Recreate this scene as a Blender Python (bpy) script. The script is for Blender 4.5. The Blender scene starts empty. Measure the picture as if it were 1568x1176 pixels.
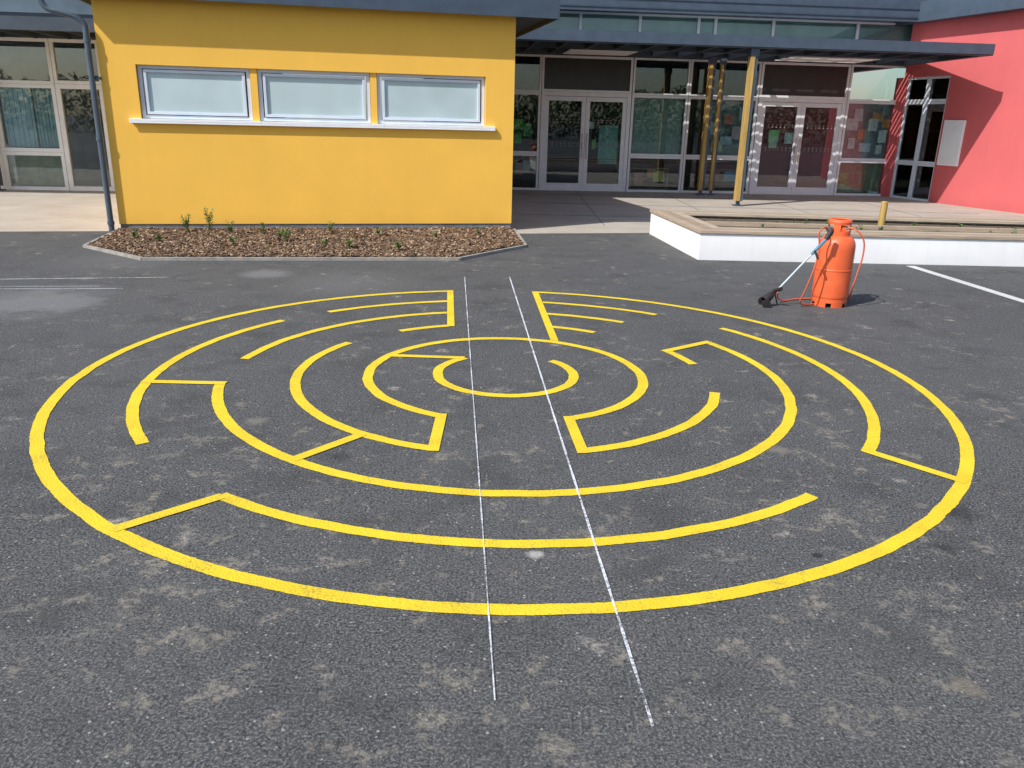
import bpy, bmesh, math, random
from mathutils import Vector, Matrix, noise
random.seed(7)
sc=bpy.context.scene
COL=bpy.context.collection
# ---------------------------------------------------------------- helpers
class NT:
    def __init__(s,name):
        s.m=bpy.data.materials.new(name);s.m.use_nodes=True;s.t=s.m.node_tree
        s.b=s.t.nodes['Principled BSDF'];s.out=s.t.nodes['Material Output']
        s.tc=s.t.nodes.new('ShaderNodeTexCoord')
    def n(s,k,**kw):
        x=s.t.nodes.new('ShaderNode'+k)
        for a,v in kw.items():
            if a in x.inputs: x.inputs[a].default_value=v
            else: setattr(x,a,v)
        return x
    def l(s,a,b): s.t.links.new(a,b)
    def noise(s,scale,detail=3,rough=.5,vec=None,dist=0):
        x=s.n('TexNoise');x.inputs['Scale'].default_value=scale;x.inputs['Detail'].default_value=detail
        x.inputs['Roughness'].default_value=rough;x.inputs['Distortion'].default_value=dist
        s.l(vec if vec else s.tc.outputs['Object'],x.inputs['Vector']);return x.outputs['Fac']
    def ramp(s,fac,stops):
        r=s.n('ValToRGB');e=r.color_ramp.elements
        while len(e)<len(stops): e.new(.5)
        for i,(p,c) in enumerate(stops):
            e[i].position=p;e[i].color=(c,c,c,1) if isinstance(c,(int,float)) else (*c,1)
        s.l(fac,r.inputs[0]);return r.outputs[0]
    def mix(s,fac,a,b,mode='MIX'):
        x=s.n('MixRGB',blend_type=mode)
        for i,v in enumerate((fac,a,b)):
            if hasattr(v,'links'): s.l(v,x.inputs[i])
            elif isinstance(v,(int,float)): x.inputs[i].default_value=v if i==0 else (v,v,v,1)
            else: x.inputs[i].default_value=(*v,1)
        return x.outputs[0]
    def math(s,op,a,b=0.,c=None,clamp=False):
        x=s.n('Math',operation=op,use_clamp=clamp)
        for i,v in enumerate((a,b) if c is None else (a,b,c)):
            if hasattr(v,'links'): s.l(v,x.inputs[i])
            else: x.inputs[i].default_value=v
        return x.outputs[0]
    def bump(s,h,strength=.3,dist=.01):
        b=s.n('Bump');b.inputs['Strength'].default_value=strength;b.inputs['Distance'].default_value=dist
        s.l(h,b.inputs['Height']);s.l(b.outputs[0],s.b.inputs['Normal'])
    def col(s,c):
        if hasattr(c,'links'): s.l(c,s.b.inputs['Base Color'])
        else: s.b.inputs['Base Color'].default_value=(*c,1)
def simple(name,c,rough=.6,var=.15,scale=4,metal=0,bump=0,bscale=60,bd=.005,spec=None):
    M=NT(name)
    n=M.noise(scale,2,.6)
    f=M.ramp(n,[(.3,0.),(.7,1.)])
    M.col(M.mix(f,tuple(x*(1-var) for x in c),tuple(min(1,x*(1+var)) for x in c)))
    M.b.inputs['Roughness'].default_value=rough;M.b.inputs['Metallic'].default_value=metal
    if spec is not None: M.b.inputs['Specular IOR Level'].default_value=spec
    if bump: M.bump(M.noise(bscale,3,.6),bump,bd)
    return M.m
class MB:
    def __init__(s): s.v=[];s.f=[]
    def box(s,x0,x1,y0,y1,z0,z1,M=None):
        b=len(s.v)
        P=[(x,y,z) for z in (z0,z1) for x,y in ((x0,y0),(x1,y0),(x1,y1),(x0,y1))]
        if M is not None: P=[tuple(M@Vector(p)) for p in P]
        s.v+=P
        for q in ((3,2,1,0),(4,5,6,7),(0,1,5,4),(1,2,6,5),(2,3,7,6),(3,0,4,7)): s.f.append(tuple(b+i for i in q))
    def prism(s,poly,z0,z1):
        b=len(s.v);n=len(poly)
        s.v+=[(x,y,z0) for x,y in poly]+[(x,y,z1) for x,y in poly]
        s.f.append(tuple(b+i for i in reversed(range(n))));s.f.append(tuple(b+n+i for i in range(n)))
        for i in range(n):
            j=(i+1)%n;s.f.append((b+i,b+j,b+n+j,b+n+i))
    def lathe(s,prof,seg=40,M=None,a0=0,a1=360):
        b=len(s.v);full=abs(a1-a0)>=360;k=seg if full else seg+1
        for r,z in prof:
            for i in range(k):
                a=math.radians(a0+(a1-a0)*i/seg);p=Vector((r*math.cos(a),r*math.sin(a),z))
                if M is not None:p=M@p
                s.v.append(tuple(p))
        for j in range(len(prof)-1):
            for i in range(seg):
                i2=(i+1)%k
                s.f.append((b+j*k+i,b+j*k+i2,b+(j+1)*k+i2,b+(j+1)*k+i))
    def tube(s,pts,r,seg=10,smooth=True):
        P=[Vector(p) for p in pts];Q=[]
        if smooth and len(P)>2:
            for i in range(len(P)-1):
                p0=P[max(i-1,0)];p1=P[i];p2=P[i+1];p3=P[min(i+2,len(P)-1)]
                for k in range(8):
                    t=k/8
                    Q.append(.5*((2*p1)+(p2-p0)*t+(2*p0-5*p1+4*p2-p3)*t*t+(3*p1-p0-3*p2+p3)*t**3))
            Q.append(P[-1])
        else: Q=P
        b=len(s.v);up=Vector((.3,.2,1)).normalized()
        for i,q in enumerate(Q):
            d=(Q[min(i+1,len(Q)-1)]-Q[max(i-1,0)]).normalized()
            a=d.cross(up)
            if a.length<1e-3:a=d.cross(Vector((1,0,0)))
            a.normalize();c=d.cross(a).normalized()
            rr=r[i*len(r)//len(Q)] if isinstance(r,list) else r
            for j in range(seg):
                t=2*math.pi*j/seg;s.v.append(tuple(q+(a*math.cos(t)+c*math.sin(t))*rr))
        for i in range(len(Q)-1):
            for j in range(seg):
                k=(j+1)%seg;s.f.append((b+i*seg+j,b+i*seg+k,b+(i+1)*seg+k,b+(i+1)*seg+j))
        s.f.append(tuple(b+j for j in range(seg)));s.f.append(tuple(b+(len(Q)-1)*seg+j for j in reversed(range(seg))))
    def done(s,name,mat,parent=None,smooth=False,bevel=0):
        me=bpy.data.meshes.new(name);me.from_pydata(s.v,[],s.f);me.materials.append(mat)
        bm=bmesh.new();bm.from_mesh(me);bmesh.ops.recalc_face_normals(bm,faces=bm.faces);bm.to_mesh(me);bm.free()
        o=bpy.data.objects.new(name,me);COL.objects.link(o)
        if parent:o.parent=parent
        if smooth:
            for p in me.polygons:p.use_smooth=True
        if bevel:
            m=o.modifiers.new('b','BEVEL');m.width=bevel;m.segments=2;m.limit_method='ANGLE'
        return o
def empty(name,loc=(0,0,0),ang=0):
    e=bpy.data.objects.new(name,None);COL.objects.link(e);e.location=loc;e.rotation_euler=(0,0,ang);return e
# ---------------------------------------------------------------- materials
def asphalt():
    M=NT('asphalt');oc=M.tc.outputs['Object']
    ag=M.noise(95,2,.75);ag2=M.noise(34,2,.7)
    big=M.noise(.45,3,.6);mid=M.noise(2.2,3,.65)
    base=M.ramp(ag,[(.36,(.016,.0165,.017)),(.5,(.062,.063,.064)),(.64,(.22,.22,.218))])
    base=M.mix(M.ramp(ag2,[(.38,.0),(.62,.5)]),base,(.09,.091,.092))
    base=M.mix(M.ramp(ag2,[(.30,.6),(.46,.0)]),base,(.020,.021,.023))
    base=M.mix(M.ramp(big,[(.35,.0),(.7,.32)]),base,(.115,.115,.114))
    base=M.mix(M.ramp(mid,[(.32,.4),(.5,.0)]),base,(.034,.035,.036))
    v=M.n('TexVoronoi');v.inputs['Scale'].default_value=42;M.l(oc,v.inputs['Vector'])
    sepc=M.n('SeparateColor');M.l(v.outputs['Color'],sepc.inputs[0])
    grit=M.math('MULTIPLY',M.ramp(v.outputs['Distance'],[(.10,1.),(.26,0.)]),M.math('GREATER_THAN',sepc.outputs[0],.88))
    base=M.mix(M.math('MULTIPLY',grit,.75),base,(.42,.40,.37))
    sep=M.n('SeparateXYZ');M.l(oc,sep.inputs[0])
    near=M.n('MapRange');M.l(sep.outputs['Y'],near.inputs[0])
    near.inputs[1].default_value=8.5;near.inputs[2].default_value=1.5;near.inputs[3].default_value=.0;near.inputs[4].default_value=1.
    d1=M.noise(6.0,4,.68,dist=.25);d2=M.noise(.9,2,.5)
    fine=M.ramp(ag2,[(.42,.0),(.60,1.)])
    thr=M.math('ADD',d1,M.math('MULTIPLY',M.math('SUBTRACT',d2,.5),.3))
    thr=M.math('ADD',thr,M.math('MULTIPLY',near.outputs[0],.055))
    du=M.ramp(thr,[(.60,0.),(.70,.8)])
    base=M.mix(M.math('MULTIPLY',du,M.math('ADD',M.math('MULTIPLY',fine,.7),.15)),base,(.27,.24,.195))
    v2=M.n('TexVoronoi');v2.inputs['Scale'].default_value=2.4;M.l(oc,v2.inputs['Vector'])
    s2=M.n('SeparateColor');M.l(v2.outputs['Color'],s2.inputs[0])
    wob=M.noise(13,3,.75)
    dd=M.math('ADD',v2.outputs['Distance'],M.math('MULTIPLY',M.math('SUBTRACT',wob,.5),.45))
    sm=M.math('MULTIPLY',M.ramp(dd,[(.03,.95),(.14,0.)]),M.math('GREATER_THAN',s2.outputs[1],.35))
    base=M.mix(M.math('MULTIPLY',sm,M.math('ADD',M.math('MULTIPLY',fine,.6),.15)),base,(.38,.345,.30))
    wc=M.math('MULTIPLY',M.math('SUBTRACT',wob,.5),1.9)
    wb=M.math('MULTIPLY',M.math('SUBTRACT',mid,.5),2.)
    for x,y,r,c,k in [(.12,3.05,.045,(.42,.40,.38),.8),(2.2,3.55,.12,(.02,.02,.022),.6),(1.95,3.2,.07,(.02,.02,.022),.6),(1.35,3.1,.03,(.015,.015,.018),.8),
                    (-1.55,4.55,.08,(.24,.22,.18),.5),(1.55,4.3,.09,(.24,.21,.18),.5),(-.95,3.35,.07,(.22,.2,.17),.4),(1.55,2.25,.07,(.24,.20,.15),.4),
                    (-1.9,8.9,.9,(.15,.15,.15),.4),(-4.6,7.6,.8,(.20,.205,.21),.6),(-2.9,9.3,.35,(.2,.205,.21),.6),(-5.0,9.9,.9,(.14,.14,.145),.4),(-.95,4.05,.1,(.02,.02,.022),.5)]:
        vm=M.n('VectorMath',operation='DISTANCE');M.l(oc,vm.inputs[0]);vm.inputs[1].default_value=(x,y,0)
        q=M.math('ADD',M.math('DIVIDE',vm.outputs['Value'],r),wb if r>.3 else wc)
        base=M.mix(M.math('MULTIPLY',M.ramp(q,[(.35,1.),(1.1,0.)]),k),base,c)
    M.col(base);M.b.inputs['Roughness'].default_value=.85;M.b.inputs['Specular IOR Level'].default_value=.3
    M.bump(ag,.75,.008)
    return M.m
def paint(name,c,wear=.25,und=(.06,.06,.06)):
    M=NT(name)
    n=M.noise(90,2,.75);w=M.noise(5,3,.7)
    tint=M.mix(M.ramp(M.noise(3,3,.6),[(.3,0.),(.7,1.)]),tuple(x*.84 for x in c),c)
    f=M.ramp(M.math('ADD',M.math('MULTIPLY',n,.6),M.math('MULTIPLY',w,.4)),[(.54,0.),(.66,wear)])
    M.col(M.mix(f,tint,und));M.b.inputs['Roughness'].default_value=.75
    M.bump(M.noise(95,2,.7),.7,.007);return M.m
def chalk():
    M=NT('chalk')
    a=M.ramp(M.math('ADD',M.math('MULTIPLY',M.noise(70,2,.8),.6),M.math('MULTIPLY',M.noise(3,2,.6),.4)),[(.36,0.),(.54,.85)])
    M.col((.72,.75,.80));M.b.inputs['Roughness'].default_value=.9;M.l(a,M.b.inputs['Alpha']);return M.m
def render_wall(name,c,streak=.12):
    M=NT(name);n=M.noise(1.2,3,.6)
    mp=M.n('Mapping');mp.inputs['Scale'].default_value=(6,6,.5);M.l(M.tc.outputs['Object'],mp.inputs[0])
    st=M.noise(1.0,3,.6,vec=mp.outputs[0])
    k=M.mix(M.ramp(n,[(.3,0.),(.7,1.)]),tuple(x*.93 for x in c),c)
    k=M.mix(M.math('MULTIPLY',M.ramp(st,[(.5,0.),(.75,1.)]),streak),k,tuple(x*.7 for x in c))
    sep=M.n('SeparateXYZ');M.l(M.tc.outputs['Object'],sep.inputs[0])
    z=M.math('ADD',sep.outputs['Z'],M.math('MULTIPLY',n,.3))
    k=M.mix(M.ramp(z,[(.2,.22),(.45,0.)]),k,tuple(x*.55 for x in c))
    M.col(k);M.b.inputs['Roughness'].default_value=.9
    M.bump(M.noise(90,2,.6),.35,.006);return M.m
def glass(name='glass',tint=(.8,.88,.87),add=.02):
    M=NT(name);t=M.t;t.nodes.remove(M.b)
    tr=M.n('BsdfTransparent');tr.inputs[0].default_value=(*tint,1)
    gl=M.n('BsdfGlossy');gl.inputs[0].default_value=(.95,.97,1,1);gl.inputs['Roughness'].default_value=.015
    fr=M.n('Fresnel');fr.inputs[0].default_value=1.5
    bp=M.n('Bump');bp.inputs['Strength'].default_value=.04;bp.inputs['Distance'].default_value=.02;M.l(M.noise(1.5,2,.5),bp.inputs['Height']);M.l(bp.outputs[0],gl.inputs['Normal'])
    mx=M.n('MixShader');M.l(M.math('ADD',fr.outputs[0],add,clamp=True),mx.inputs[0]);M.l(tr.outputs[0],mx.inputs[1]);M.l(gl.outputs[0],mx.inputs[2])
    M.l(mx.outputs[0],M.out.inputs[0]);return M.m
def islandmat(name,stops,rough=.8):
    M=NT(name);g=M.n('NewGeometry');M.col(M.ramp(g.outputs['Random Per Island'],stops));M.b.inputs['Roughness'].default_value=rough;return M
m_asph=asphalt()
m_yel=paint('yellow_line_paint',(.80,.58,.018),.45)
m_wline=paint('white_line_paint',(.62,.62,.6),.5)
m_chalk=chalk()
m_ywall=render_wall('yellow_render',(1.0,.565,.088),.06)
m_rwall=render_wall('red_render',(.62,.125,.13))
m_white=render_wall('white_render',(.90,.90,.90),.2)
m_slate=simple('slate_metal',(.045,.062,.085),.45,.15)
m_slate2=simple('slate_fascia',(.06,.085,.12),.4,.12)
m_frame=simple('aluminium_frame',(.80,.83,.85),.4,.05)
m_frame_b=simple('window_frame',(.66,.72,.80),.4,.05)
m_sill=simple('white_sill',(.88,.89,.90),.45,.04)
m_glass=glass()
m_glassb=glass('clear_glass',(.86,.93,.93),.05)
m_frost=simple('frosted_glass',(.50,.61,.62),.12,.10,scale=1.2)
m_dark=simple('interior_dark',(.035,.034,.033),.9,.3)
m_brown=simple('dark_panel',(.03,.025,.024),.35,.2)
m_maroon=simple('maroon_panel',(.30,.025,.045),.5,.2)
m_plinth=simple('plinth_block',(.16,.17,.18),.9,.25,scale=8,bump=.4)
def pavingm():
    M=NT('concrete_paving');n=M.noise(1.3,4,.65);f=M.noise(45,2,.7)
    c=M.mix(M.ramp(n,[(.3,0.),(.7,1.)]),(.35,.31,.26),(.45,.41,.355))
    c=M.mix(M.math('MULTIPLY',M.ramp(f,[(.4,0.),(.65,1.)]),.3),c,(.27,.24,.2))
    M.col(c);M.b.inputs['Roughness'].default_value=.9;M.bump(f,.3,.004);return M.m
m_pave=pavingm()
m_kerb=simple('concrete_edging',(.30,.28,.25),.9,.2,scale=9,bump=.3)
def woodm(name,c,sc_=(2,40,40)):
    M=NT(name);mp=M.n('Mapping');mp.inputs['Scale'].default_value=sc_;M.l(M.tc.outputs['Object'],mp.inputs[0])
    n=M.noise(1.,3,.65,vec=mp.outputs[0],dist=.4)
    M.col(M.mix(M.ramp(n,[(.3,0.),(.7,1.)]),tuple(x*.55 for x in c),c));M.b.inputs['Roughness'].default_value=.75;M.bump(n,.25,.004);return M.m
m_wood=woodm('weathered_timber',(.50,.39,.28))
m_post=woodm('glulam_timber',(.58,.38,.11),(30,30,1.5))
m_soil=simple('soil',(.10,.075,.05),.95,.4,scale=14,bump=.8,bscale=30,bd=.03)
m_leaf=islandmat('leaf',[(0,(.05,.10,.025)),(.6,(.10,.19,.045)),(1,(.20,.27,.08))],.6).m
# ---------------------------------------------------------------- ground
g=MB();g.v=[(-250,-250,0),(250,-250,0),(250,250,0),(-250,250,0)];g.f=[(0,1,2,3)]
g.done('ground',m_asph)
def sheet(name,poly,z,mat,parent=None):
    b=MB();b.v=[(x,y,z) for x,y in poly];b.f=[tuple(range(len(poly)))];return b.done(name,mat,parent)
pav=empty('paving')
sheet('paving_entrance',[(-.6,13.23),(2.35,13.87),(16,14.6),(16,27),(-3,27)],.004,m_pave,pav)
sheet('paving_side',[(-20,9.3),(-7.78,12.15),(-6.16,12.5),(-7.2,17.5),(-6,27),(-24,27)],.004,m_pave,pav)
j=MB()
for x in (1.6,4.0,6.4,8.8): j.box(x,x+.012,14.7,22.4,.005,.008)
for y in (16.3,18.7,21.1): j.box(-1,10.6,y,y+.012,.005,.0085)
j.done('paving_joints',simple('joint',(.12,.11,.1),.9),pav)
# ---------------------------------------------------------------- labyrinth
CX,CY=-.048,5.629;LW=.036
lab=MB()
def jit(a,k): return (noise.noise(Vector((math.cos(a)*k*3,math.sin(a)*k*3,k)))*.006)
def arc(k,a0,a1):
    r=k*.5;n=max(6,int(abs(a1-a0)*r/.8));b=len(lab.v)
    for i in range(n+1):
        a=math.radians(a0+(a1-a0)*i/n);w=LW+noise.noise(Vector((a*9,k,0)))*.0022
        rr=r+jit(a,k)
        for q in (rr-w+random.uniform(-.0016,.0016),rr+w+random.uniform(-.0016,.0016)): lab.v.append((CX+q*math.cos(a),CY+q*math.sin(a),.004))
    for i in range(n): lab.f.append((b+2*i,b+2*i+1,b+2*i+3,b+2*i+2))
def seg(p,q,ext=.0,z=.006,w=None,m=None):
    m=lab if m is None else m;w=LW-.003 if w is None else w
    p=Vector(p);q=Vector(q);d=(q-p).normalized();p=p-d*ext;q=q+d*ext;nn=Vector((-d.y,d.x));b=len(m.v)
    for x in (p-nn*w,p+nn*w,q+nn*w,q-nn*w): m.v.append((x.x,x.y,z))
    m.f.append((b,b+1,b+2,b+3))
def P(r,a): a=math.radians(a);return (CX+r*math.cos(a),CY+r*math.sin(a))
for k,a0,a1 in [(6,102.6,444.4),(5,144.8,216.3),(5,237,309.3),(5,-32.6,38.4),(5,104.3,133.3),(5,54.8,82.2),
                (4,190.6,391.3),(4,107,174.1),(4,57.5,79.6),(3,150.2,255.4),(3,-72.6,-12.4),(3,13.9,29.4),(3,111,128.9),(3,59.1,75),
                (2,-66,247.2),(1,130,406.2)]: arc(k,a0,a1)
R=lambda dx,dy:(CX+dx,CY+dy)
seg(R(-.645,2.93),R(-.517,1.41),.037);seg(R(.275,2.985),R(.40,.98),.03)
seg(P(1,156.7),P(.5,131),.0);seg(P(1.5,-104.9),P(1,-113.0),.036);seg(P(1,-65.7),P(1.5,-72.3),.036)
seg(P(2,-124.3),P(1.5,-123.1));seg(P(2.5,-171),P(2,-168.9),.036);seg(P(3,-124.8),P(2.5,-122.6),.0);seg(P(2.5,-32.2),P(3,-34.9),.02)
seg(P(1.5,29),P(2,31.2),.036)
lab.done('labyrinth_marking',m_yel)
for p,q,ww in [((-.59,9.38),(-.03,2.12),.0026),((-.06,9.45),(.46,2.02),.0052)]:
    c=MB();P0=Vector(p);P1=Vector(q);n=60
    for i in range(n):
        t=(i+.5)/n
        seg(P0.lerp(P1,i/n),P0.lerp(P1,(i+1)/n),0,.009,ww+.0010*math.sin(i*1.7)+.0018*(1-t),c)
    c.done('chalk_line',m_chalk)
for p,q,w in [((-5.9,8.53),(-3.89,8.94),.010),((-5.9,8.02),(-4.1,8.26),.008),((-5.9,8.14),(-4.4,8.36),.006)]:
    c=MB();seg(p,q,0,.006,w,c);c.done('chalk_line',m_chalk)
c=MB();seg((5.44,11.03),(5.80,7.2),0,.004,.065,c);c.done('white_line_marking',m_wline)
# ---------------------------------------------------------------- mulch bed
bed=[(-6.11,12.46),(-5.81,10.93),(-4.66,10.06),(-.77,10.64),(.10,11.92),(-.08,13.76)]
mb=empty('mulch_bed')
def inside(x,y,poly):
    c=False;n=len(poly)
    for i in range(n):
        x1,y1=poly[i];x2,y2=poly[(i+1)%n]
        if (y1>y)!=(y2>y) and x<(x2-x1)*(y-y1)/(y2-y1)+x1:c=not c
    return c
bs=MB();bs.prism(bed,.0,.03);bs.done('bed_soil',m_soil,mb)
ch=MB()
cnt=0
while cnt<15000:
    x=random.uniform(-6.1,.1);y=random.uniform(10,13.8)
    if not inside(x,y,bed):continue
    cnt+=1
    L=random.uniform(.012,.04);w=random.uniform(.006,.014);t=random.uniform(.002,.005)
    hz=.035+.02*noise.noise(Vector((x*2,y*2,0)))+random.uniform(0,.02)
    M=Matrix.Translation((x,y,hz))@Matrix.Rotation(random.uniform(0,6.3),4,'Z')@Matrix.Rotation(random.gauss(0,.35),4,'Y')@Matrix.Rotation(random.gauss(0,.3),4,'X')
    ch.box(-L,L,-w,w,-t,t,M)
ch.done('bark_chips',islandmat('bark_chips',[(0,(.045,.026,.015)),(.45,(.15,.085,.045)),(.8,(.27,.165,.095)),(1,(.46,.35,.24))]).m,mb)
ed=MB()
edge=[(-6.16,12.5),(-5.86,10.9),(-4.68,10.01),(-.74,10.59),(.15,11.9),(-.03,13.72)]
for i in range(len(edge)-1):
    a=Vector(edge[i]);b_=Vector(edge[i+1]);d=(b_-a).normalized();n=Vector((-d.y,d.x))*.022
    q=[a-n-d*.0,b_-n,b_+n,a+n];ed.prism([(v.x,v.y) for v in q],.0,.035+.0015*i)
ed.done('concrete_edging',m_kerb,mb)
def weed(x,y,h,n,z0=.04):
    b=MB()
    for i in range(max(2,n//8)):
        a=random.uniform(0,6.3);l=random.uniform(.02,.35)*h
        tip=Vector((x+l*math.cos(a),y+l*math.sin(a),z0+h*random.uniform(.6,1)));base=Vector((x+random.uniform(-.02,.02),y,z0))
        b.tube([tuple(base),tuple(base.lerp(tip,.5)+Vector((0,0,.02))),tuple(tip)],.0025,4)
        for k in range(8):
            p=base.lerp(tip,random.uniform(.25,1));aa=random.uniform(0,6.3);s=random.uniform(.015,.035)*(1+h)
            u=Vector((math.cos(aa),math.sin(aa),random.uniform(-.1,.8))).normalized();v=u.cross(Vector((0,0,1))).normalized()
            q=len(b.v);b.v+=[tuple(p),tuple(p+u*s+v*s*.4),tuple(p+u*s*2),tuple(p+u*s-v*s*.4)];b.f.append((q,q+1,q+2,q+3))
    b.done('weed_plant',m_leaf)
for x,y,h,n in [(-4.72,12.45,.36,110),(-5.02,12.35,.28,80),(-3.3,11.6,.18,70),(-2.3,11.1,.15,60),(-2.65,11.2,.12,50),(-1.6,11.0,.17,60),(-2.9,12.6,.2,50),(-5.0,11.3,.12,50),(-5.4,11.4,.14,50),(-3.85,12.3,.18,40),(-1.2,12.2,.14,40),(-2.1,12.3,.15,40),(-3.9,11.1,.12,40),(-.6,12.6,.12,30),(-4.3,12.2,.2,60),(-3.5,12.0,.15,50)]:
    weed(x,y,h,n)
# ---------------------------------------------------------------- yellow building
YA=math.atan2(.211,.978)
Y=empty('yellow_building',(-6.11,12.46,0),YA)
W=6.17
b=MB()
b.box(0,W,0,.3,.12,1.66);b.box(0,W,0,.3,2.43,3.75)
b.box(0,.49,0,.3,1.66,2.43);b.box(5.7,W,0,.3,1.66,2.43)
b.box(0,.3,.3,9,.12,3.75);b.box(W-.3,W,.3,9,.12,3.75)
b.box(2.09,2.19,.03,.25,1.665,2.43);b.box(3.88,3.98,.03,.25,1.665,2.43)
b.done('walls',m_ywall,Y)
b=MB();b.box(.012,W-.012,.012,.29,0,.12);b.box(.012,.3,.29,9,0,.12);b.box(W-.3,W-.012,.29,9,0,.12);b.done('plinth',m_plinth,Y)
b=MB()
for i in range(15): b.box(.02+i*.412,.025+i*.412,.008,.012,0,.118)
b.box(.0,W,.008,.0118,.055,.062);b.done('plinth_joints',simple('mortar',(.30,.30,.29),.9),Y)
b=MB()
b.box(.33,2.22,-.06,.06,1.635,1.675);b.box(2.224,4.08,-.06,.06,1.634,1.674);b.box(4.084,5.86,-.06,.06,1.635,1.675)
b.box(.33,5.86,-.06,-.045,1.61,1.634)
b.done('sill',m_sill,Y,bevel=.004)
fr=MB();gl=MB()
for x0,x1 in ((.50,2.085),(2.195,3.875),(3.985,5.695)):
    z0,z1=1.68,2.43
    fr.box(x0,x1,.06,.15,z0,z0+.05);fr.box(x0,x1,.06,.15,z1-.05,z1)
    fr.box(x0,x0+.055,.06,.15,z0+.05,z1-.05);fr.box(x1-.055,x1,.06,.15,z0+.05,z1-.05)
    a0,a1,c0,c1=x0+.075,x1-.075,z0+.06,z1-.06
    fr.box(a0,a1,.045,.13,c0,c0+.04);fr.box(a0,a1,.045,.13,c1-.04,c1)
    fr.box(a0,a0+.04,.045,.13,c0+.04,c1-.04);fr.box(a1-.04,a1,.045,.13,c0+.04,c1-.04)
    gl.box(a0+.04,a1-.04,.075,.085,c0+.04,c1-.04)
fr.done('window_frames',m_frame_b,Y,bevel=.003);gl.done('window_glass',m_frost,Y)
b=MB();b.box(-.25,W+.62,-.23,9,3.36,3.42);b.done('soffit',m_slate,Y)
b=MB();b.box(-.27,W+.64,-.255,-.23,3.30,3.85);b.box(W+.62,W+.645,-.23,9,3.30,3.85);b.box(-.27,-.25,-.23,9,3.30,3.85);b.box(-.25,W+.62,-.23,9,3.80,3.86)
b.done('roof_fascia',m_slate2,Y)
b=MB();b.box(-.28,W+.65,-.28,-.256,3.66,3.72);b.done('roof_trim',m_slate,Y)
b=MB();b.tube([(-6.2,12.38,0),(-6.2,12.38,1.4),(-6.2,12.38,2.8)],.042,12,False)
b.tube([(-6.2,12.38,2.8),(-6.21,12.38,2.93),(-6.32,12.35,3.03),(-6.5,12.31,3.08),(-6.68,12.28,3.14),(-6.75,12.27,3.35),(-6.75,12.27,3.7)],.042,12)
for z in (.12,1.35,2.7): b.tube([(-6.2,12.38,z),(-6.2,12.38,z+.05)],.052,12,False)
b.box(-6.25,-6.1,12.4,12.47,2.2,2.24)
b.done('drainpipe',simple('pipe_paint',(.075,.10,.13),.35,.1),None)
# ---------------------------------------------------------------- school building (glazed)
BA=math.atan2(.088,.996)
S=empty('school_building',(.6,22.4,0),BA)
F=MB();G=MB();D=MB();BR=MB();MA=MB()
def frame(x0,x1,z0,z1,w=.06,y0=-.05,y1=.05):
    F.box(x0,x1,y0,y1,z0,z0+w);F.box(x0,x1,y0,y1,z1-w,z1);F.box(x0,x0+w,y0,y1,z0+w,z1-w);F.box(x1-w,x1,y0,y1,z0+w,z1-w)
def pane(x0,x1,z0,z1,w=.06,**k):
    frame(x0,x1,z0,z1,w,**k);G.box(x0+w,x1-w,-.006,.006,z0+w,z1-w)
def bay(a,c):
    a+=.002;c-=.002
    pane(a,c,.0,.95,.06);pane(a,c,.953,2.5,.06);pane(a,c,2.503,3.42,.05)
def doors(x0,x1):
    frame(x0,x1,0,2.53,.10,-.06,.06)
    mid=(x0+x1)/2
    for a,c in ((x0+.102,mid-.003),(mid+.003,x1-.102)):
        pane(a,c,.02,2.42,.11,y0=-.04,y1=.03)
    for a,c in ((x0+.215,mid-.115),(mid+.115,x1-.215)): F.box(a,c,-.035,.025,.13,.2)
    return mid
bay(-2.6,-1.15);bay(-1.145,-.03)
mid1=doors(-.02,2.38);mid2=doors(5.86,8.3)
for a,c in ((-.02,2.38),(5.86,8.3)):
    frame(a,c,2.533,3.42,.06)
    BR.box(a+.06,c-.06,-.01,.02,2.593,3.36)
bay(2.4,3.92);bay(3.93,4.52);bay(4.53,5.84);bay(8.32,9.95)
F.done('glazing_frames',m_frame,S,bevel=.004);G.done('glazing',m_glass,S);BR.done('transom_panels',m_brown,S)
H=MB()
for m in (mid1,mid2):
    for s in (-.06,.06):
        H.tube([(m+s,-.09,.85),(m+s,-.09,1.5)],.014,8,False);H.box(m+s-.01,m+s+.01,-.09,-.04,.9,.92);H.box(m+s-.01,m+s+.01,-.09,-.04,1.43,1.45)
    H.box(m-.10,m-.015,-.05,-.041,1.1,1.28)
H.done('door_handles',simple('steel',(.5,.5,.5),.3,.05,metal=.9),S)
Dt=MB()
for x0,x1 in ((.2,1.08),(1.3,2.18),(6.1,6.98),(7.2,8.08)):
    for z in (1.18,1.24,1.78,1.84):
        for i in range(7):
            x=x0+.12+i*(x1-x0-.2)/6;Dt.box(x-.016,x+.016,-.012,-.0075,z-.016,z+.016)
Dt.done('door_manifestation',simple('dots',(.3,.22,.23),.6),S)
I=MB()
I.box(-3,10.2,4.0,4.1,0,3.6);I.box(-3,10.2,.2,4,3.45,3.5);I.box(-3.1,-3,.1,4,0,3.6)
I.done('interior_walls',simple('interior_wall',(.13,.12,.11),.9,.3),S)
I=MB();I.box(-3,10.3,.1,4,.006,.02);I.done('interior_floor',simple('interior_floor',(.10,.07,.06),.5,.3),S)
MA.box(5.98,8.18,.12,.15,0.03,2.5);MA.done('maroon_partition',m_maroon,S)
I=MB();I.box(-.1,2.3,1.0,1.05,0,2.5);I.done('dark_partition',m_dark,S)
I=MB()
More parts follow.
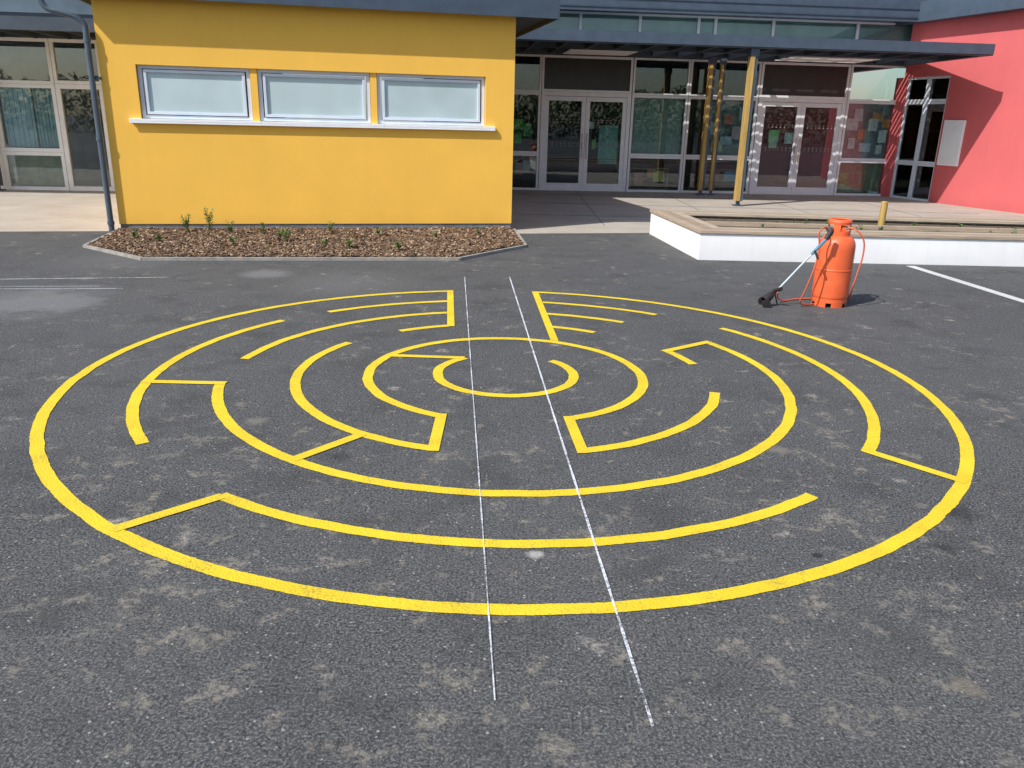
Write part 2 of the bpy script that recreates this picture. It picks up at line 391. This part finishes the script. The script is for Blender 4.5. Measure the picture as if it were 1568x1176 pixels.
for x0 in (2.6,4.7,8.5): 
    for z in (.02,.3,.58): I.box(x0,x0+1.1,.5,.8,z,z+.03)
    I.box(x0,x0+.03,.5,.8,.05,.58);I.box(x0+1.07,x0+1.1,.5,.8,.05,.58)
I.done('classroom_shelves',simple('shelf',(.45,.36,.24),.6,.1),S)
def card(x0,x1,z0,z1,c,y=.05,nm='poster'):
    b=MB();b.box(x0,x1,y,y+.008,z0,z1);b.done(nm,simple(nm,c,.8,.25,scale=9),S)
card(2.5,3.84,1.0,2.46,(.34,.42,.37),.12,'roller_blind')
card(1.58,2.1,.72,1.72,(.26,.48,.42),.04,'poster_teal')
card(1.40,1.5,1.1,1.35,(.2,.5,.12),.035);card(1.28,1.44,1.62,1.80,(.8,.82,.8),.035)
for x,z,c in [(-.6,1.7,(.15,.6,.1)),(-.6,1.35,(.15,.6,.1)),(-.35,1.55,(.1,.45,.1)),(-.55,.55,(.6,.25,.2)),(-.35,.62,(.6,.6,.55)),
              (6.42,1.55,(.5,.85,.35)),(6.42,1.38,(.75,.8,.6)),(6.9,1.5,(.8,.8,.75)),(4.75,1.7,(.6,.66,.66)),(5.1,1.95,(.8,.25,.2)),(5.35,1.6,(.7,.5,.55)),(5.1,1.4,(.6,.66,.7)),(4.85,1.25,(.75,.7,.4)),(5.5,2.1,(.4,.6,.75)),
              (8.6,1.9,(.85,.88,.88)),(8.9,1.65,(.85,.3,.12)),(9.2,1.9,(.8,.82,.85)),(9.5,1.6,(.8,.85,.88)),(9.05,1.3,(.7,.75,.8)),(8.65,1.4,(.85,.88,.9)),(9.45,1.25,(.85,.85,.8)),(9.3,2.1,(.85,.4,.15)),(8.75,2.15,(.7,.85,.9)),(9.6,1.95,(.85,.35,.12)),
              (3.1,.5,(.7,.3,.1)),(3.3,.42,(.7,.55,.2)),(2.75,.35,(.5,.15,.15)),(8.55,.5,(.3,.5,.15)),(8.6,.3,(.2,.5,.15)),(4.9,.5,(.5,.2,.12)),(5.3,.45,(.2,.35,.5))]:
    w=random.uniform(.09,.17);h=random.uniform(.10,.17);card(x-w,x+w,z-h,z+h,c,.03+random.random()*.02)
card(8.4,9.87,.1,.9,(.30,.34,.22),.3,'low_board');card(4.6,5.8,1.0,2.4,(.26,.30,.30),.2,'display_board');card(8.4,9.87,1.0,2.45,(.30,.36,.38),.2,'display_board')
b=MB();b.box(-3,10.2,-.06,.2,3.425,3.98);b.done('upper_wall',m_slate,S)
F2=MB();G3=MB()
cl=[-3,-1.4,.9,2.45,4.0,4.45,6.0,8.3,10.2]
for a,c in zip(cl,cl[1:]):
    F2.box(a,c,-.05,.05,3.982,4.03);F2.box(a,c,-.05,.05,4.42,4.47);F2.box(a,a+.07,-.05,.05,4.03,4.42)
    G3.box(a+.07,c,-.006,.006,4.03,4.42)
F2.done('clerestory_frames',m_frame_b,S);G3.done('clerestory_glass',m_glass,S)
b=MB();b.box(-3,10.2,.1,.12,3.98,4.5);b.done('clerestory_blind',simple('cler',(.5,.62,.64),.9,.25,scale=1.2),S)
b=MB();b.box(-5,9.9,-.75,6,4.48,4.54);b.box(-5,9.9,-.79,-.75,4.42,4.95);b.box(-5,9.9,-.75,6,4.90,4.96);b.done('main_roof',m_slate2,S)
b=MB();b.box(-5,9.9,-.81,-.79,4.50,4.53);b.box(-5,9.9,-.81,-.79,4.7,4.72);b.done('roof_trim',m_slate,S)
K=empty('entrance_canopy',(.6,22.4,0),BA)
b=MB();b.box(-4,9.75,-3.75,-3.6,3.42,3.63);b.box(-4,9.75,-.2,-.07,3.45,3.6);b.box(9.6,9.75,-3.6,-.2,3.42,3.62)
b.box(-4,9.6,-1.95,-1.87,3.44,3.58)
x=-3.9
while x<9.5:
    b.box(x,x+.05,-3.6,-1.95,3.44,3.6);b.box(x,x+.05,-1.87,-.2,3.44,3.6);x+=.67
b.done('beams',m_slate,K)
b=MB();b.box(-4,9.74,-3.78,-3.752,3.44,3.66);b.done('gutter',m_slate2,K)
b=MB();b.box(-4,2.4,-3.6,-.07,3.612,3.63);b.box(2.4,9.74,-3.6,-1.75,3.612,3.63);b.done('roof_sheet',m_slate,K)
b=MB()
y=-1.7
while y<-.15:
    b.box(2.4,9.6,y,y+.085,3.602,3.618);y+=.125
b.done('louvre_slats',simple('slats',(.42,.44,.44),.5,.1),K)
b=MB()
for x0,x1 in ((.45,2.1),(6.0,8.2)):
    y=-1.7
    while y<-.4: b.box(x0,x1,y,y+.07,3.422,3.437);y+=.17
b.done('soffit_lights',simple('softlouvre',(.9,.9,.86),.5,.05),K)
def post(x,y,z1,ang=BA,nm='canopy_post',w=.085):
    e=empty(nm,(x,y,0),ang)
    b=MB();b.box(-w,w*.2,-w,w,.12,z1);b.done('timber',m_post,e,bevel=.006)
    b=MB();b.box(w*.2+.003,w,-w*.8,w*.8,.12,z1);b.box(-w-.02,w+.02,-w-.02,w+.02,0,.03);b.box(-w*.5,w*.5,-w*.3,w*.3,.03,.12);b.box(-w-.012,w+.012,-w-.012,w+.012,z1-.16,z1-.003);b.done('steel',m_slate2,e)
post(5.18,19.2,3.42);post(4.93,22.1,3.43,w=.08);post(5.22,22.15,3.43,w=.06);post(-11.75,18.55,3.3,w=.09)
# ---------------------------------------------------------------- red building
RA=math.atan2(-.946,.325)
Rb=empty('red_building',(10.84,21.51,0),RA)
b=MB();b.box(-.08,6.5,0,.3,0,4.6);b.box(-1.62,-.08,0,.3,3.12,4.6);b.box(-1.9,-1.5,0,.3,0,3.12);b.done('walls',m_rwall,Rb)
F=MB();G=MB()
def frame2(x0,x1,z0,z1,w=.06):
    F.box(x0,x1,.04,.12,z0,z0+w);F.box(x0,x1,.04,.12,z1-w,z1);F.box(x0,x0+w,.04,.12,z0+w,z1-w);F.box(x1-w,x1,.04,.12,z0+w,z1-w);G.box(x0+w,x1-w,.075,.085,z0+w,z1-w)
for x0,x1 in ((-1.498,-.8),(-.797,-.082)):
    frame2(x0,x1,0,.95);frame2(x0,x1,.953,2.5);frame2(x0,x1,2.503,3.118)
F.done('window_frames',m_frame_b,Rb,bevel=.003);G.done('window_glass',m_glassb,Rb)
b=MB();b.box(-1.5,-.08,.16,.2,0,3.2);b.done('interior',simple('redint',(.30,.38,.38),.9,.5,scale=2),Rb)
b=MB();b.box(-2.2,7,-.35,.8,4.42,4.9);b.done('roof_fascia',m_slate2,Rb)
nb=empty('notice_board',(10.84,21.51,0),RA)
b=MB();b.box(.02,.66,-.05,-.005,.95,2.05);b.done('panel',m_sill,nb,bevel=.006)
b=MB();b.box(.05,.63,-.056,-.0505,.98,2.02);b.done('face',simple('board_face',(.80,.82,.83),.3,.04),nb)
# ---------------------------------------------------------------- left glazed wing
LA=math.atan2(.19,1.86)
Lw=empty('school_wing',(-11.89,18.82,0),LA)
F=MB();G=MB()
def pl(x0,x1,z0,z1,w=.06):
    F.box(x0,x1,-.05,.05,z0,z0+w);F.box(x0,x1,-.05,.05,z1-w,z1);F.box(x0,x0+w,-.05,.05,z0+w,z1-w);F.box(x1-w,x1,-.05,.05,z0+w,z1-w);G.box(x0+w,x1-w,-.006,.006,z0+w,z1-w)
for x0,x1 in ((-3,-1.4),(-1.397,.2),(.203,1.55),(2.6,4.2),(4.203,5.8)):
    pl(x0,x1,0,.85,.08);pl(x0,x1,.853,2.3,.08);pl(x0,x1,2.303,3.25,.07)
pl(1.56,2.59,0,2.32,.1);pl(1.56,2.59,2.323,3.25,.07)
F.done('glazing_frames',m_frame,Lw,bevel=.004);G.done('glazing',m_glassb,Lw)
b=MB();b.box(-3,6,-.06,.2,3.253,3.75);b.done('upper_wall',m_slate,Lw)
b=MB();b.box(-3,6,-.06,.2,3.755,4.7);b.done('clerestory',simple('clw',(.35,.42,.46),.25,.2,scale=1.5),Lw)
b=MB();b.box(-3,6,3,3.1,0,3.4);b.box(-3,6,.2,3,3.3,3.35);b.done('interior_walls',simple('iw',(.18,.17,.16),.9,.4,scale=1.5),Lw)
b=MB();b.box(-3,6,.1,3,.006,.02);b.done('interior_floor',m_dark,Lw)
for x0,x1,c in ((.3,.95,(.65,.76,.78)),(1.0,1.45,(.45,.58,.58)),(-.9,-.1,(.6,.7,.7))):
    b=MB()
    n=12
    for i in range(n):
        xa=x0+(x1-x0)*i/n;b.box(xa,xa+(x1-x0)/n*.95,.1+.02*(i%2),.12+.02*(i%2),.95,2.25)
    b.done('curtain',simple('curtain',c,.9,.1),Lw)
b=MB();b.box(.3,1.5,.3,.34,.1,.75);b.done('low_board',simple('lb',(.35,.36,.2),.8,.3,scale=5),Lw)
b=MB()
b.box(-3,6,-2.35,-2.2,3.22,3.46);b.box(-3,6,-2.2,-.07,3.44,3.46)
x=-2.9
while x<6: b.box(x,x+.05,-2.2,-.07,3.24,3.435);x+=.7
b.done('side_canopy',m_slate,Lw)
b=MB();b.box(-3,6,-.6,2,4.55,5.2);b.done('roof',m_slate2,Lw)
# ---------------------------------------------------------------- planter
Pn=empty('raised_planter')
O=[(2.27,13.75),(2.53,11.09),(9.6,11.25),(10.2,13.55)]
def inset(poly,d):
    n=len(poly);out=[]
    for i in range(n):
        p0=Vector(poly[i-1]);p1=Vector(poly[i]);p2=Vector(poly[(i+1)%n])
        d1=(p1-p0).normalized();d2=(p2-p1).normalized();n1=Vector((-d1.y,d1.x));n2=Vector((-d2.y,d2.x))
        m=(n1+n2).normalized();k=d/max(.3,m.dot(n1));q=p1+m*k;out.append((q.x,q.y))
    return out
def ring(b,a,c,z0,z1):
    n=len(a);o=len(b.v)
    for P_,z in ((a,z0),(a,z1),(c,z1),(c,z0)): b.v+=[(x,y,z) for x,y in P_]
    for k in range(4):
        k2=(k+1)%4
        for i in range(n):
            i2=(i+1)%n;b.f.append((o+k*n+i,o+k*n+i2,o+k2*n+i2,o+k2*n+i))
b=MB();ring(b,O,inset(O,.2),0,.365);b.done('planter_wall',m_white,Pn,bevel=.006)
A=inset(O,-.02)
for i,(d0,d1) in enumerate([(.0,.12),(.145,.265),(.29,.41)]):
    b=MB();ring(b,inset(A,d0),inset(A,d1),.368,.413)
    b.done('timber_board',woodm('board',[(.50,.39,.28),(.40,.31,.22),(.54,.44,.33)][i]),Pn,bevel=.004)
b=MB();b.prism(inset(O,.2),.02,.33);b.done('planter_soil',m_soil,Pn)
b=MB();b.box(2.9,9.3,12.35,12.47,.33,.385);b.done('sleeper',m_wood,Pn)
b=MB();b.tube([(5.72,12.75,.28),(5.72,12.75,.72)],.05,12,False);b.done('timber_bollard',m_post,None,bevel=.006)
for i in range(26):
    x=random.uniform(3.2,9);y=random.uniform(11.8,13.1);weed(x,y,random.uniform(.04,.10),16,.33)
# ---------------------------------------------------------------- gas bottle
B=empty('gas_bottle',(3.33,8.36,0),.3)
r=.182
m_or=NT('orange_enamel');n_=m_or.noise(7,3,.65)
c_=m_or.mix(m_or.ramp(n_,[(.35,0.),(.7,1.)]),(.74,.115,.035),(.82,.15,.05))
sc2=m_or.noise(28,3,.75);c_=m_or.mix(m_or.ramp(sc2,[(.66,0.),(.72,.8)]),c_,(.35,.10,.06))
m_or.col(c_);m_or.b.inputs['Roughness'].default_value=.42;m_or=m_or.m
b=MB()
prof=[(0,.06),(r*.75,.055),(r*.94,.075),(r*.995,.10),(r,.12),(r,.20),(r,.37),(r,.378),(r+.002,.380),(r+.002,.388),(r,.390),(r,.398),(r,.50),(r,.60),(r*.985,.64),(r*.93,.675),(r*.82,.705),(r*.64,.728),(r*.4,.742),(0,.748)]
b.lathe(prof,48);b.done('cylinder',m_or,B,smooth=True)
b=MB()
for k in range(6):
    b.lathe([(r*.86,.0),(r*.96,.0),(r*.96,.075),(r*.86,.075)],8,None,k*60,k*60+42)
b.lathe([(r*.86,.045),(r*.965,.045),(r*.965,.085),(r*.86,.085)],48)
b.done('foot_ring',m_or,B)
b=MB();rs=.108
b.lathe([(rs,.70),(rs+.006,.70),(rs+.004,.775),(rs-.004,.775),(rs,.70)],36)
for a in (20,110,200,290): b.lathe([(rs-.004,.77),(rs+.004,.77),(rs+.004,.85),(rs-.004,.85)],6,None,a,a+38)
b.lathe([(rs-.006,.845),(rs+.006,.845),(rs+.010,.868),(rs+.004,.888),(rs-.010,.895),(rs-.018,.887),(rs-.006,.872),(rs-.006,.845)],36)
b.done('valve_shroud',m_or,B)
b=MB();b.tube([(0,0,.74),(0,0,.80)],.022,12,False);b.tube([(0,0,.80),(0,0,.835)],.03,8,False);b.tube([(0,0,.785),(-.11,-.02,.785)],.014,10,False);b.tube([(-.1,-.02,.785),(-.17,-.04,.80)],.028,12,False)
b.done('valve_and_regulator',simple('brass_dark',(.16,.14,.13),.4,.2,metal=.6),B)
b=MB();b.lathe([(r+.0015,.50),(r+.0015,.545)],6,None,-60,-35);b.done('label',simple('label',(.7,.68,.62),.6),B)
m_hose=simple('orange_hose',(.62,.13,.06),.5,.12)
b=MB()
b.tube([(3.17,8.28,.80),(3.1,8.15,.83),(3.04,8.12,.78),(3.06,8.12,.62),(3.03,8.1,.42),(2.99,8.14,.2),(2.97,8.2,.05),(3.08,8.28,.012),(3.2,8.35,.012)],.0085,8)
b.tube([(3.33,8.3,.83),(3.45,8.22,.80),(3.53,8.2,.70),(3.545,8.2,.55),(3.52,8.2,.38),(3.50,8.22,.22),(3.53,8.35,.08),(3.5,8.5,.012),(3.3,8.6,.012),(3.05,8.55,.012),(2.9,8.45,.012),(2.8,8.38,.05),(2.76,8.3,.13)],.0085,8)
b.done('gas_hose',m_hose,None,smooth=True)
T=empty('weed_burner_torch')
b=MB();b.tube([(3.13,8.1,.745),(3.0,8.14,.56)],.016,12,False);b.done('handle',simple('blue_grip',(.10,.28,.42),.4,.1),T)
b=MB();b.tube([(3.0,8.14,.56),(2.78,8.22,.235),(2.73,8.23,.17),(2.68,8.22,.13)],.010,12);b.done('lance_tube',simple('lance',(.62,.74,.80),.3,.1,metal=.3),T,smooth=True)
b=MB();b.tube([(3.16,8.12,.80),(3.11,8.1,.72)],.026,10,False);b.tube([(3.02,8.12,.60),(3.05,8.08,.52)],.012,8,False)
ax=Vector((-.55,-.25,-.45)).normalized();q=ax.to_track_quat('Z','Y').to_matrix().to_4x4();q.translation=Vector((2.70,8.23,.145))
b.lathe([(.0,-.01),(.02,-.01),(.026,.02),(.038,.05),(.045,.11),(.047,.14),(.041,.14),(.036,.06),(0,.05)],20,q)
for y_ in (-.05,.05):
    m=Matrix.Translation((2.60,8.2+y_*1.5,.042))@Matrix.Rotation(math.pi/2,4,'X')
    b.lathe([(.0,-.012),(.042,-.012),(.044,0),(.042,.012),(0,.012)],20,m)
b.tube([(2.60,8.12,.042),(2.60,8.28,.042)],.007,8,False);b.tube([(2.60,8.2,.042),(2.68,8.22,.14)],.008,8,False)
b.tube([(2.70,8.22,.15),(2.76,8.27,.012)],.007,8,False);b.tube([(2.70,8.22,.16),(2.74,8.14,.20)],.02,10,False)
b.done('burner_head',simple('burnt_metal',(.035,.028,.028),.5,.3,metal=.3),T)
# ---------------------------------------------------------------- unseen tree row added behind the camera to darken and vary glass reflections
b=MB()
for i in range(26000):
    x=random.uniform(-75,75);top=4.8+2.6*noise.noise(Vector((x*.12,0,3)))+1.6*noise.noise(Vector((x*.5,1,0)))
    z=random.uniform(0,1)**.8*top;y=-44+random.uniform(-3,3)*(1-.5*z/top)
    s=random.uniform(.13,.30);u=Vector((random.gauss(0,1),random.gauss(0,1),random.gauss(0,1))).normalized();v=u.orthogonal().normalized();c0=Vector((x,y,z))
    q=len(b.v);b.v+=[tuple(c0-u*s),tuple(c0+v*s*.6),tuple(c0+u*s),tuple(c0-v*s*.6)];b.f.append((q,q+1,q+2,q+3))
for i in range(26):
    x=-72+i*5.7+random.uniform(-1,1);b.tube([(x,-44,0),(x+.1,-44,1.6),(x-.1,-44,3.4)],[.2,.15,.1],6)
b.done('reflection_trees',islandmat('reflection_tree_leaf',[(0,(.04,.07,.02)),(.6,(.07,.12,.035)),(1,(.11,.16,.05))],.7).m)
# ---------------------------------------------------------------- light & sky
EL,AZ=math.radians(47),math.radians(39)
tosun=Vector((-math.cos(AZ)*math.cos(EL),-math.sin(AZ)*math.cos(EL),math.sin(EL)))
sd=bpy.data.lights.new('sun','SUN');sd.energy=5;sd.angle=math.radians(.53);sd.color=(1,.97,.92)
so=bpy.data.objects.new('sun',sd);COL.objects.link(so);so.rotation_euler=tosun.to_track_quat('Z','Y').to_euler();so.location=(-10,-8,15)
w=bpy.data.worlds.new('World');sc.world=w;w.use_nodes=True;nt=w.node_tree
sk=nt.nodes.new('ShaderNodeTexSky');sk.sky_type='NISHITA';sk.sun_disc=False;sk.sun_elevation=EL
sk.sun_rotation=math.atan2(tosun.x,tosun.y)%(2*math.pi);sk.dust_density=1.5
nt.links.new(sk.outputs[0],nt.nodes['Background'].inputs[0]);nt.nodes['Background'].inputs[1].default_value=.15
# ---------------------------------------------------------------- camera
cd=bpy.data.cameras.new('camera');cd.sensor_width=36;cd.lens=1227.06/1568*36;cd.clip_end=1000;cd.clip_start=.05
cam=bpy.data.objects.new('camera',cd);COL.objects.link(cam)
Rv=Vector((.9997,.0077,.0234));Uv=Vector((-.0246,.3116,.9499));Fv=Vector((0,.9502,-.3117))
Mx=Matrix((Rv,Uv,-Fv)).transposed().to_4x4();Mx.translation=(0,0,1.7693);cam.matrix_world=Mx
sc.camera=cam
sc.view_settings.view_transform='Standard';sc.view_settings.look='None';sc.view_settings.exposure=0
